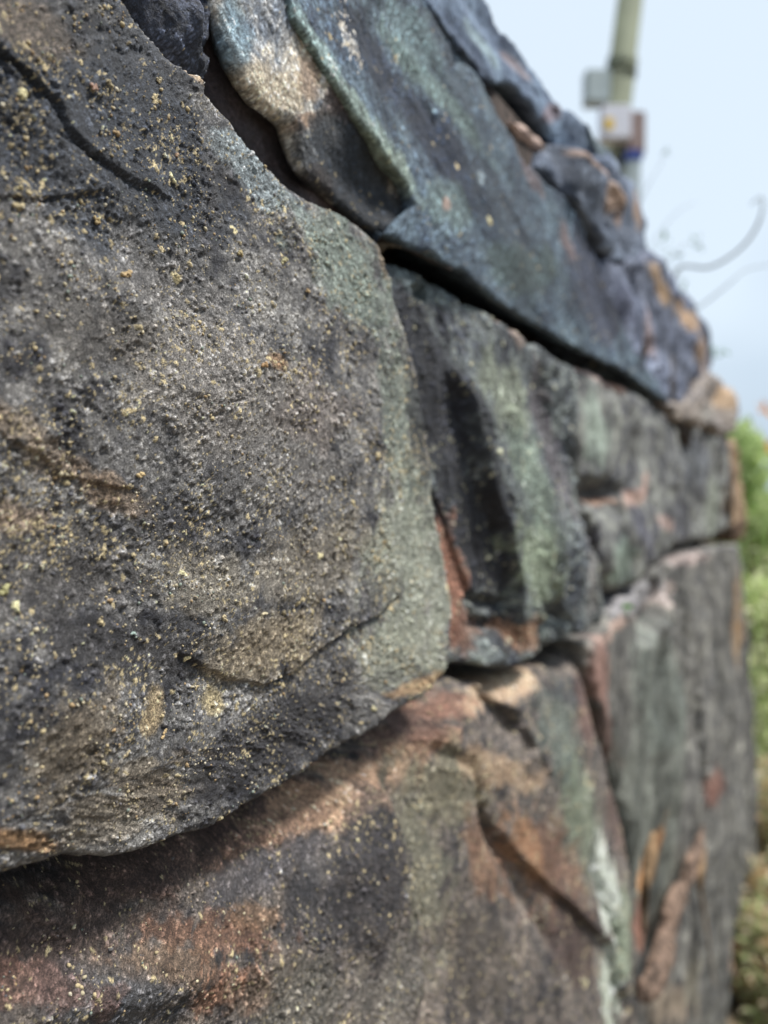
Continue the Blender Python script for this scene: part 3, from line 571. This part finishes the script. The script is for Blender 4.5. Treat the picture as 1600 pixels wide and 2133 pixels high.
crumbs = [  # px, py, size mm, elongation, colour, label
    (257, 573, 3.2, 1.9, (0.44, 0.32, 0.17), 'elongated ochre crumb on the largest stone, biggest in its upper left part'),
    (496, 530, 2.8, 1.0, (0.36, 0.29, 0.15), 'round olive brown crumb casting a small shadow high on the largest stone'),
    (589, 545, 2.9, 1.8, (0.42, 0.38, 0.22), 'upright pale yellow crumb near the upper right edge of the largest stone'),
    (200, 460, 2.2, 1.5, (0.46, 0.35, 0.18), 'flat golden crumb just below the curved crack on the largest stone'),
    (38, 395, 2.0, 1.4, (0.42, 0.35, 0.20), 'golden crumb at the left edge of the photo, left of the curved crack end'),
    (548, 1280, 2.7, 1.6, (0.48, 0.42, 0.28), 'pale branching crumb just above the short dark ledge line'),
    (465, 1290, 2.4, 1.7, (0.45, 0.37, 0.23), 'pale tan crumb pair left of the branching crumb near the tan lobe'),
    (290, 990, 2.3, 1.6, (0.50, 0.38, 0.20), 'bright golden crumb cluster at mid height on the left of the largest stone'),
    (552, 762, 3.0, 1.0, (0.38, 0.24, 0.12), 'rusty brown crumb near the middle of the largest stone'),
    (640, 608, 1.9, 1.2, (0.46, 0.33, 0.18), 'small orange tan crumb right of the centre, high on the largest stone'),
    (275, 1321, 1.7, 1.5, (0.30, 0.38, 0.34), 'single pale green pebble on the dark lower part of the largest stone'),
    (656, 1103, 1.8, 1.2, (0.48, 0.38, 0.22), 'small golden crumb right of centre at mid height of the largest stone'),
    (798, 1130, 1.9, 1.8, (0.44, 0.35, 0.22), 'tan crumb nearest the right edge of the largest stone'),
    (190, 186, 2.1, 1.3, (0.40, 0.26, 0.20), 'pinkish brown crumb right of the curved crack in the top left'),
    (365, 322, 1.8, 1.2, (0.36, 0.24, 0.16), 'brown crumb above the lower end of the curved crack'),
    (330, 170, 2.0, 1.4, (0.40, 0.34, 0.22), 'pale crumb with tiny fibres below the top left rim'),
    (8, 1232, 3.2, 1.2, (0.36, 0.34, 0.17), 'olive yellow crumb cut by the left edge of the photo'),
    (342, 1532, 2.0, 2.2, (0.52, 0.38, 0.20), 'orange flake on the lower left of the largest stone'),
]
for k, (px, py, mm, elong, c, lab) in enumerate(crumbs):
    S = A; p, i, j = face_point(S, px, py)
    rs = np.random.default_rng(300 + k); VV = []; FF = []; off = 0
    ang = rs.uniform(-0.9, 0.9); r = mm / 1000 * 0.5
    for q in range(9):
        t = (q / 8 - 0.5) * 2
        a = t * r * elong * 0.85; b = rs.normal() * r * 0.38
        du = a * math.cos(ang) - b * math.sin(ang); dvv = a * math.sin(ang) + b * math.cos(ang)
        rr_ = r * rs.uniform(0.34, 0.62)
        m = rocky(I2, rr_, 500 + k * 20 + q) + WD * du + np.array([0, 0, 1.0]) * dvv - WN * (rr_ * 0.5 + abs(rs.normal()) * r * 0.15)
        VV.append(m); FF.append(I2[1] + off); off += len(m)
    V_ = np.concatenate(VV)
    cc = np.repeat([np.array(c)], len(V_), 0) * (0.8 + 0.4 * rs.random((len(V_), 1)))
    o = np_mesh('sand_crumb', V_, np.concatenate(FF), M_grit, None, cc, True)
    o.location = Vector(p)
    tag(o, lab, 'crumb', 'sand crumbs on the largest stone')

# ------------------------------------------------------------------ tubes, boxes
def tube(name, pts, rad, mat, parent=None, sides=10, base=(0, 0, 0), wob=0.0):
    pts = [Vector(p) for p in pts]; V = []; F = []
    up = Vector((0.3, 0.2, 1)).normalized()
    for i, p in enumerate(pts):
        d = (pts[min(i + 1, len(pts) - 1)] - pts[max(i - 1, 0)]).normalized()
        x = d.cross(up)
        if x.length < 0.05: x = d.cross(Vector((1, 0, 0)))
        x.normalize(); y = d.cross(x)
        for k in range(sides):
            a = 2 * math.pi * k / sides; r = rad[i] * (1 + wob * random.uniform(-1, 1))
            V.append(p + (x * math.cos(a) + y * math.sin(a)) * r)
    n = len(pts)
    for i in range(n - 1):
        for k in range(sides):
            F.append((i * sides + k, i * sides + (k + 1) % sides, (i + 1) * sides + (k + 1) % sides, (i + 1) * sides + k))
    me = bpy.data.meshes.new(name)
    V = [v - Vector(base) for v in V]
    F.append(tuple(range(sides))[::-1]); F.append(tuple((n - 1) * sides + k for k in range(sides)))
    me.from_pydata([v[:] for v in V], [], F); me.update()
    for p in me.polygons: p.use_smooth = len(p.vertices) == 4
    me.materials.append(mat)
    o = bpy.data.objects.new(name, me); C.objects.link(o)
    if parent: o.parent = parent
    return o
def smooth_path(pts, n=8):
    P = [Vector(p) for p in pts]; P = [2 * P[0] - P[1]] + P + [2 * P[-1] - P[-2]]; out = []
    for i in range(1, len(P) - 2):
        for k in range(n):
            t = k / n; a, b, c, d = P[i - 1], P[i], P[i + 1], P[i + 2]
            out.append(0.5 * ((2 * b) + (c - a) * t + (2 * a - 5 * b + 4 * c - d) * t * t + (3 * b - a - 3 * c + d) * t ** 3))
    out.append(P[-2]); return out
def rough_stick(name, pts, rad, mat, parent, base, seed, sides=22):
    pts = [Vector(p) for p in pts]; V = []; F = []; up = Vector((0.9, -0.3, 0.1)).normalized()
    L = 0.0
    for i, p in enumerate(pts):
        d = (pts[min(i + 1, len(pts) - 1)] - pts[max(i - 1, 0)]).normalized()
        if i: L += (p - pts[i - 1]).length
        x = d.cross(up).normalized(); y = d.cross(x)
        for k in range(sides):
            a = 2 * math.pi * k / sides
            ax = np.array([math.cos(a) * 1.6 + 3]); ay = np.array([math.sin(a) * 1.6 + L * 28])
            n_ = perlin(ax, ay, seed)[0] * 0.55 + perlin(ax * 2.7, ay * 1.6, seed + 1)[0] * 0.35 + perlin(ax * 6, ay * 5, seed + 2)[0] * 0.2
            V.append(p + (x * math.cos(a) + y * math.sin(a) * 0.8) * rad[i] * (1 + n_) - Vector(base))
    n = len(pts)
    for i in range(n - 1):
        for k in range(sides):
            F.append((i * sides + k, i * sides + (k + 1) % sides, (i + 1) * sides + (k + 1) % sides, (i + 1) * sides + k))
    F.append(tuple(range(sides))[::-1]); F.append(tuple((n - 1) * sides + k for k in range(sides)))
    me = bpy.data.meshes.new(name); me.from_pydata([v[:] for v in V], [], F); me.update()
    for q in me.polygons: q.use_smooth = len(q.vertices) == 4
    me.materials.append(mat); o = bpy.data.objects.new(name, me); C.objects.link(o)
    if parent: o.parent = parent
    return o
def box(name, c, size, mat, parent=None, bev=0.01, rz=0.0, base=(0, 0, 0)):
    bm = bmesh.new(); bmesh.ops.create_cube(bm, size=1)
    for v in bm.verts: v.co = Vector((v.co.x * size[0], v.co.y * size[1], v.co.z * size[2]))
    bmesh.ops.bevel(bm, geom=list(bm.edges), offset=bev, segments=2, affect='EDGES')
    from mathutils import Matrix
    bm.transform(Matrix.Rotation(rz, 4, 'Z')); bm.transform(Matrix.Translation(Vector(c) - Vector(base)))
    me = bpy.data.meshes.new(name); bm.to_mesh(me); bm.free(); me.materials.append(mat)
    o = bpy.data.objects.new(name, me); C.objects.link(o)
    if parent: o.parent = parent
    return o

# ------------------------------------------------------------------ ground
def ground():
    M = plain('bare_earth', (0.13, 0.10, 0.065), 0.95, 3, 0.45, 0.03)
    n = 90; xs = np.sign(np.linspace(-1, 1, n)) * np.abs(np.linspace(-1, 1, n)) ** 3 * 300
    U, V = np.meshgrid(xs, xs); Z = fbm(U, V, 2.5, 4, 900) * 0.03 - 0.01
    idx = np.arange(n * n).reshape(n, n)
    Q = np.stack([idx[:-1, :-1], idx[:-1, 1:], idx[1:, 1:], idx[1:, :-1]], -1).reshape(-1, 4)
    o = np_mesh('ground', np.stack([U, V, Z], -1).reshape(-1, 3), Q, M)
    tag(o, 'bare earth ground', None, None, 'structure')
ground()

# ------------------------------------------------------------------ utility pole behind the wall
M_pole = plain('lichened_concrete', (0.135, 0.15, 0.105), 0.85, 5, 0.2, 0.004)
M_grey = plain('grey_plastic', (0.42, 0.48, 0.48), 0.5, 10, 0.08)
M_white = plain('white_plastic', (0.74, 0.74, 0.80), 0.45, 10, 0.05)
M_yel = plain('yellow_paint', (0.75, 0.50, 0.04), 0.5, 10, 0.1)
M_brown = plain('brown_plastic', (0.30, 0.22, 0.20), 0.6, 10, 0.12)
M_blue = plain('blue_band', (0.03, 0.06, 0.26), 0.5, 10, 0.1)
def build_pole():
    Z = 7.6
    p0 = at(1317, -40, Z); p1 = at(1282, 240, Z)
    d = (p1 - p0)
    base_ = p1 + d * ((p1.z) / (-d.z))
    base_.z = 0
    root = empty('utility_pole', base_)
    tag(root, 'tall pale green grey utility pole standing behind the wall against the sky', 'pole')
    up = (p0 - p1).normalized()
    def q(t): return base_ + (p1 - base_) * t
    k = Z / FPX
    top = p0 + up * 3.2
    s0 = at(1297, 125, Z); s1 = at(1293, 155, Z)
    tube('shaft', [base_ - up * 0.3, s1], [31 * k * 1.06, 29 * k], M_pole, root, 28, base_)
    tube('shaft', [s1 + up * 0.001, s0, s0 + up * 0.001, top], [30.5 * k, 30.5 * k, 26.5 * k, 20 * k], M_pole, root, 28, base_)
    tube('collar', [s1 - up * 0.02, s1 + up * 0.02], [32 * k, 32 * k], M_pole, root, 28, base_)
    tube('collar', [at(1284, 243, Z) - up * .03, at(1284, 243, Z) + up * 0.03], [34 * k, 34 * k], M_pole, root, 28, base_)
    jb = box('junction_box', at(1242, 188, Z) + Vector((0, -0.02, 0)), (52 * k, 0.16, 66 * k), M_grey, root, 0.012, 0, base_)
    box('lid', at(1242, 188, Z) + Vector((0, -0.105, 0)), (46 * k, 0.012, 60 * k), M_grey, jb, 0.004, 0, base_)
    wb = box('meter_box', at(1266, 282, Z) + Vector((0, -0.22, 0)), (58 * k, 0.16, 66 * k), M_white, root, 0.015, 0, base_)
    box('warning_label', at(1250, 288, Z) + Vector((0, -0.305, 0)), (17 * k, 0.006, 22 * k), M_yel, wb, 0.002, 0, base_)
    bb = box('cable_duct', at(1309, 303, Z) + Vector((0, -0.2, 0)), (32 * k, 0.16, 84 * k), M_brown, root, 0.01, 0, base_)
    box('blue_band', at(1303, 347, Z) + Vector((0, -0.2, 0)), (31 * k, 0.166, 20 * k), M_blue, root, 0.003, 0, base_)
    box('cable_duct', at(1302, 400, Z) + Vector((0, -0.2, 0)), (26 * k, 0.15, 86 * k), M_grey, root, 0.006, 0, base_)
build_pole()

# ------------------------------------------------------------------ plants
def leaf_mat(name, a, b):
    m, t, bs = new_mat(name); n = t.nodes.new; l = t.links.new
    at_ = n('ShaderNodeAttribute'); at_.attribute_name = 'tint'
    l(at_.outputs['Color'], bs.inputs['Base Color']); bs.inputs['Roughness'].default_value = 0.55
    tr = n('ShaderNodeBsdfTranslucent'); l(at_.outputs['Color'], tr.inputs['Color'])
    ms = n('ShaderNodeMixShader'); ms.inputs[0].default_value = 0.5
    l(bs.outputs[0], ms.inputs[1]); l(tr.outputs[0], ms.inputs[2]); l(ms.outputs[0], t.nodes['Material Output'].inputs[0])
    return m
M_leaf = leaf_mat('leaf_surface', 0, 0)
M_bark = plain('brown_bark', (0.16, 0.11, 0.08), 0.85, 30, 0.35, 0.004)
M_stem = plain('grey_stem', (0.34, 0.37, 0.38), 0.8, 30, 0.2)
LEAF = np.array([(0, 0, 0), (-0.25, 0.35, 0.05), (0, 0.4, -0.04), (0.25, 0.35, 0.05), (-0.18, 0.75, 0.02), (0, 0.8, -0.04), (0.18, 0.75, 0.02), (0, 1.1, -0.1)])
LF = np.array([(0, 2, 1), (0, 3, 2), (1, 2, 5), (1, 5, 4), (2, 3, 6), (2, 6, 5), (4, 5, 7), (5, 6, 7)])
def leaves(name, centres, size, cols, parent, base, seed):
    rs = np.random.default_rng(seed); VV = []; FF = []; CC = []; off = 0
    for c in centres:
        m = LEAF * size * rs.uniform(0.6, 1.3) @ rot(rs).T + np.asarray(c)
        VV.append(m); FF.append(LF + off); off += 8
        col = np.array(cols[rs.integers(len(cols))]) * rs.uniform(0.7, 1.25)
        CC.append(np.repeat([col], 8, 0))
    o = np_mesh(name, np.concatenate(VV), np.concatenate(FF), M_leaf, parent, np.concatenate(CC), True, base)
    return o
GREEN = [(0.46, 0.58, 0.24), (0.56, 0.68, 0.30), (0.30, 0.42, 0.14), (0.62, 0.70, 0.38)]
PALEG = [(0.74, 0.78, 0.46), (0.62, 0.72, 0.34), (0.78, 0.76, 0.52), (0.42, 0.52, 0.18)]
DRY = [(0.66, 0.54, 0.36), (0.52, 0.34, 0.18), (0.62, 0.54, 0.38), (0.34, 0.36, 0.18), (0.44, 0.50, 0.24)]
def bush(base, blobs, n, size, cols, label, seed, name='bush', cat='bush'):
    root = empty(name, base); tag(root, label, cat)
    rs = np.random.default_rng(seed); cs = []
    base = Vector(base)
    for k in range(n):
        c, r = blobs[rs.integers(len(blobs))]
        d = rs.normal(size=3); d /= np.linalg.norm(d); q = rs.random() ** 0.45
        p = np.array(c) + d * np.array(r) * q
        nn = perlin(np.array([p[0] * 4]), np.array([p[2] * 4 + p[1] * 3]), seed)[0]
        if nn < -0.22: continue
        if p[2] < 0.02: continue
        cs.append(p)
    leaves('foliage', cs, size, cols, root, base, seed)
    for k in range(5):
        c, r = blobs[k % len(blobs)]
        tip = Vector(c) + Vector(rs.normal(size=3) * np.array(r) * 0.5)
        mid = base.lerp(tip, 0.5) + Vector(rs.normal(size=3) * 0.06)
        tube('stem', smooth_path([base + Vector(rs.normal(size=3) * 0.04) * Vector((1, 1, 0)), mid, tip], 5), [0.02 * (1 - i / 12) for i in range(11)], M_bark, root, 7, base, 0.1)
    return root
def g0(px, Z): p = at(px, 1013, Z); return Vector((p.x, p.y, 0))
# green shrub rising behind the far end of the wall
b1 = at(1572, 1090, 3.9)
bush(g0(1590, 3.9), [(b1, (0.17, 0.35, 0.42)), (at(1610, 1160, 4.1), (0.22, 0.4, 0.36)), (at(1545, 1000, 3.9), (0.10, 0.25, 0.30))], 9000, 0.035, GREEN,
     'leafy green shrub rising just behind the far end of the wall', 11)
b2 = at(1590, 1450, 3.2)
bush(g0(1600, 3.2), [(b2, (0.18, 0.3, 0.42)), (at(1640, 1350, 3.4), (0.3, 0.3, 0.5)), (at(1580, 1300, 3.3), (0.1, 0.2, 0.2)), (at(1585, 1600, 3.2), (0.15, 0.2, 0.25))], 9000, 0.035, PALEG,
     'pale yellow green sunlit bush at the right edge below the green shrub', 12)
b3 = at(1602, 1900, 2.6)
bush(g0(1610, 2.5), [(b3, (0.16, 0.25, 0.35)), (at(1600, 1990, 2.15), (0.13, 0.14, 0.13)), (at(1612, 2060, 2.08), (0.10, 0.1, 0.08)), (at(1625, 1930, 2.3), (0.2, 0.2, 0.25)), (at(1600, 1720, 2.7), (0.15, 0.2, 0.25))], 12000, 0.03, DRY,
     'dry brown and tan undergrowth in the lower right corner', 13)
# grass at the wall foot and far off
def grass():
    rs = np.random.default_rng(3); n = 7000; VV = []; FF = []; CC = []
    for k in range(n):
        Z = 1.6 + 7 * rs.random() ** 1.6; x = (0.36 + rs.random() * 0.9) * Z
        p = np.array([x, Z, 0.0]);
        if (p.dot(WN)) > DIST - 0.03: continue
        h = rs.uniform(0.03, 0.12); a = rs.random() * 6.28; l = rs.normal(size=2) * h * 0.35
        s = np.array([math.cos(a), math.sin(a), 0]) * 0.003
        VV.append(np.array([p - s, p + s, p + np.array([l[0], l[1], h])])); FF.append([len(FF) * 3 + i for i in range(3)])
        c = np.array([(0.16, 0.22, 0.06), (0.30, 0.26, 0.13), (0.22, 0.28, 0.09)][rs.integers(3)]); CC.append(np.repeat([c], 3, 0))
    o = np_mesh('grass', np.concatenate(VV), np.array(FF), M_leaf, None, np.concatenate(CC), False)
    tag(o, 'short mixed grass at the foot of the wall', 'grass', kind='stuff')
grass()

# broken twig lodged against the wall, lower right
M_twig = plain('peeling_bark', (0.14, 0.095, 0.07), 0.85, 45, 0.9, 0.012)
M_wood = plain('split_wood', (0.17, 0.11, 0.06), 0.8, 40, 0.75, 0.008)
def on_wall(px, py, w): 
    u, v = uv(px, py, w); return Vector(world(np.array([u]), np.array([v]), np.array([w]))[0])
def broken_branch():
    w_ = 0.014
    path = [(1330, 2080, 0.02), (1362, 2040, 0.03), (1385, 1960, w_), (1402, 1890, w_), (1425, 1840, w_)]
    base = on_wall(*path[0])
    root = empty('broken_branch', base)
    tag(root, 'short broken brown branch leaning upright against the far lower stone', 'branch')
    pts = smooth_path([on_wall(*p) for p in path], 14)
    r = np.interp(np.linspace(0, 1, len(pts)), [0, 0.08, 0.35, 0.6, 0.88, 1], [0.004, 0.015, 0.019, 0.016, 0.018, 0.006])
    rough_stick('lower_piece', pts, r, M_twig, root, base, 41)
    pts = smooth_path([on_wall(1424, 1856, w_), on_wall(1440, 1800, w_ + .004), on_wall(1455, 1760, w_), on_wall(1466, 1715, w_)], 14)
    r = np.interp(np.linspace(0, 1, len(pts)), [0, 0.1, 0.35, 0.6, 1], [0.004, 0.013, 0.016, 0.013, 0.001])
    rough_stick('upper_piece', pts, r, M_twig, root, base, 43)
    pts = smooth_path([on_wall(1470, 1765, w_ + 0.006), on_wall(1458, 1830, w_ + 0.006), on_wall(1464, 1880, w_), on_wall(1476, 1960, 0.012), on_wall(1490, 2060, 0.010)], 10)
    r = np.interp(np.linspace(0, 1, len(pts)), [0, 0.2, 0.45, 1], [0.002, 0.009, 0.004, 0.001])
    rough_stick('split_sliver', pts, r, M_wood, root, base, 47)
broken_branch()
def bark_strip():
    w_ = 0.01
    base = on_wall(1345, 1900, w_)
    pts = smooth_path([on_wall(1362, 1735, w_), on_wall(1352, 1790, w_), on_wall(1344, 1860, w_), on_wall(1338, 1940, w_ - .01)], 6)
    r = np.interp(np.linspace(0, 1, len(pts)), [0, 0.3, 1], [0.004, 0.011, 0.003])
    o = rough_stick('bark_strip', pts, r, M_wood, None, base, 51); o.location = base
    tag(o, 'orange strip of dead bark wedged in the upright joint left of the broken branch', 'bark')
bark_strip()

# thin bare stems against the sky
def sprig(pts, rad, label, leaf_at=(), lcol=GREEN, lsize=0.02, n=6, lab_leaf=None, spread=0.012, name='bare_twig'):
    P = [at(*p) for p in pts]; base = P[0]
    root = empty(name, base); tag(root, label, 'twig')
    pp = smooth_path(P, 7)
    tube('stem', pp, [rad * (1 - 0.6 * i / len(pp)) for i in range(len(pp))], M_stem, root, 7, base)
    rs = np.random.default_rng(int(pts[0][0])); cs = []
    for (x, y, z) in leaf_at:
        c = np.array(at(x, y, z))
        cs = [c + rs.normal(size=3) * spread for k in range(n)]
        leaves('leaf_tuft', cs, lsize, lcol, root, base, 5 + int(x) + int(y))
    return root
GG = [(0.16, 0.24, 0.16), (0.2, 0.28, 0.2)]
sprig([(1400, 640, 2.6), (1412, 560, 2.4), (1480, 556, 2.2), (1545, 515, 2.1), (1582, 460, 2.0), (1588, 412, 2.0), (1565, 425, 2.0)], 0.0055, 'thick pale bare twig curling upwards at the right edge of the sky')
sprig([(1420, 660, 2.6), (1470, 630, 2.5), (1520, 590, 2.4), (1560, 560, 2.4), (1640, 548, 2.4)], 0.003, 'fainter thin twig arching below the curled one to the right edge', ())
sprig([(1325, 440, 2.6), (1350, 385, 2.5), (1372, 350, 2.5), (1386, 318, 2.5)], 0.0018, 'short thin twig with a small round seed head above the skyline', [(1386, 317, 2.5)], GG, 0.014, 10, spread=0.006)
sprig([(1385, 600, 2.4), (1395, 540, 2.4), (1420, 515, 2.4), (1443, 500, 2.4)], 0.0018, 'leafy green sprig growing from the wall top beside the curled twig', [(1443, 505, 2.4), (1435, 520, 2.4), (1385, 495, 2.4), (1392, 530, 2.4), (1425, 590, 2.4)], GG, 0.02, 5, spread=0.014)
sprig([(1340, 540, 2.6), (1385, 470, 2.6), (1420, 435, 2.6), (1450, 422, 2.6)], 0.0016, 'very thin twig leaning right from the skyline above the leafy sprig')
sprig([(1470, 760, 2.2), (1482, 745, 2.2), (1498, 735, 2.2)], 0.0018, 'tiny green sprout on the skyline near the far end of the wall', [(1490, 738, 2.2), (1480, 740, 2.2), (1500, 734, 2.2)], [(0.16, 0.32, 0.14)], 0.016, 6, spread=0.006, name='green_sprout')
sprig([(1295, 1270, 1.0), (1302, 1266, 0.98), (1306, 1262, 0.96)], 0.0008, 'tiny bright green sprout in the joint above the tall grey stone', [(1303, 1264, 0.96)], [(0.10, 0.30, 0.03)], 0.007, 7, spread=0.002, name='green_sprout')
r_ = sprig([(1680, 1300, 2.6), (1650, 1050, 2.6), (1620, 930, 2.6), (1610, 850, 2.6)], 0.004, 'stem with two bright orange leaves at the right edge', (), name='orange_leaf_stem')
for (x, y) in ((1594, 856), (1596, 928)):
    c = at(x, y, 2.6); rs = np.random.default_rng(int(y)); cs = [np.array(c) + rs.normal(size=3) * 0.006 for _ in range(7)]
    leaves('leaf', cs, 0.03, [(0.75, 0.33, 0.03), (0.65, 0.25, 0.02)], r_, at(1680, 1300, 2.6), int(y))

# ------------------------------------------------------------------ render settings
sc.render.engine = 'CYCLES'
sc.cycles.use_denoising = True
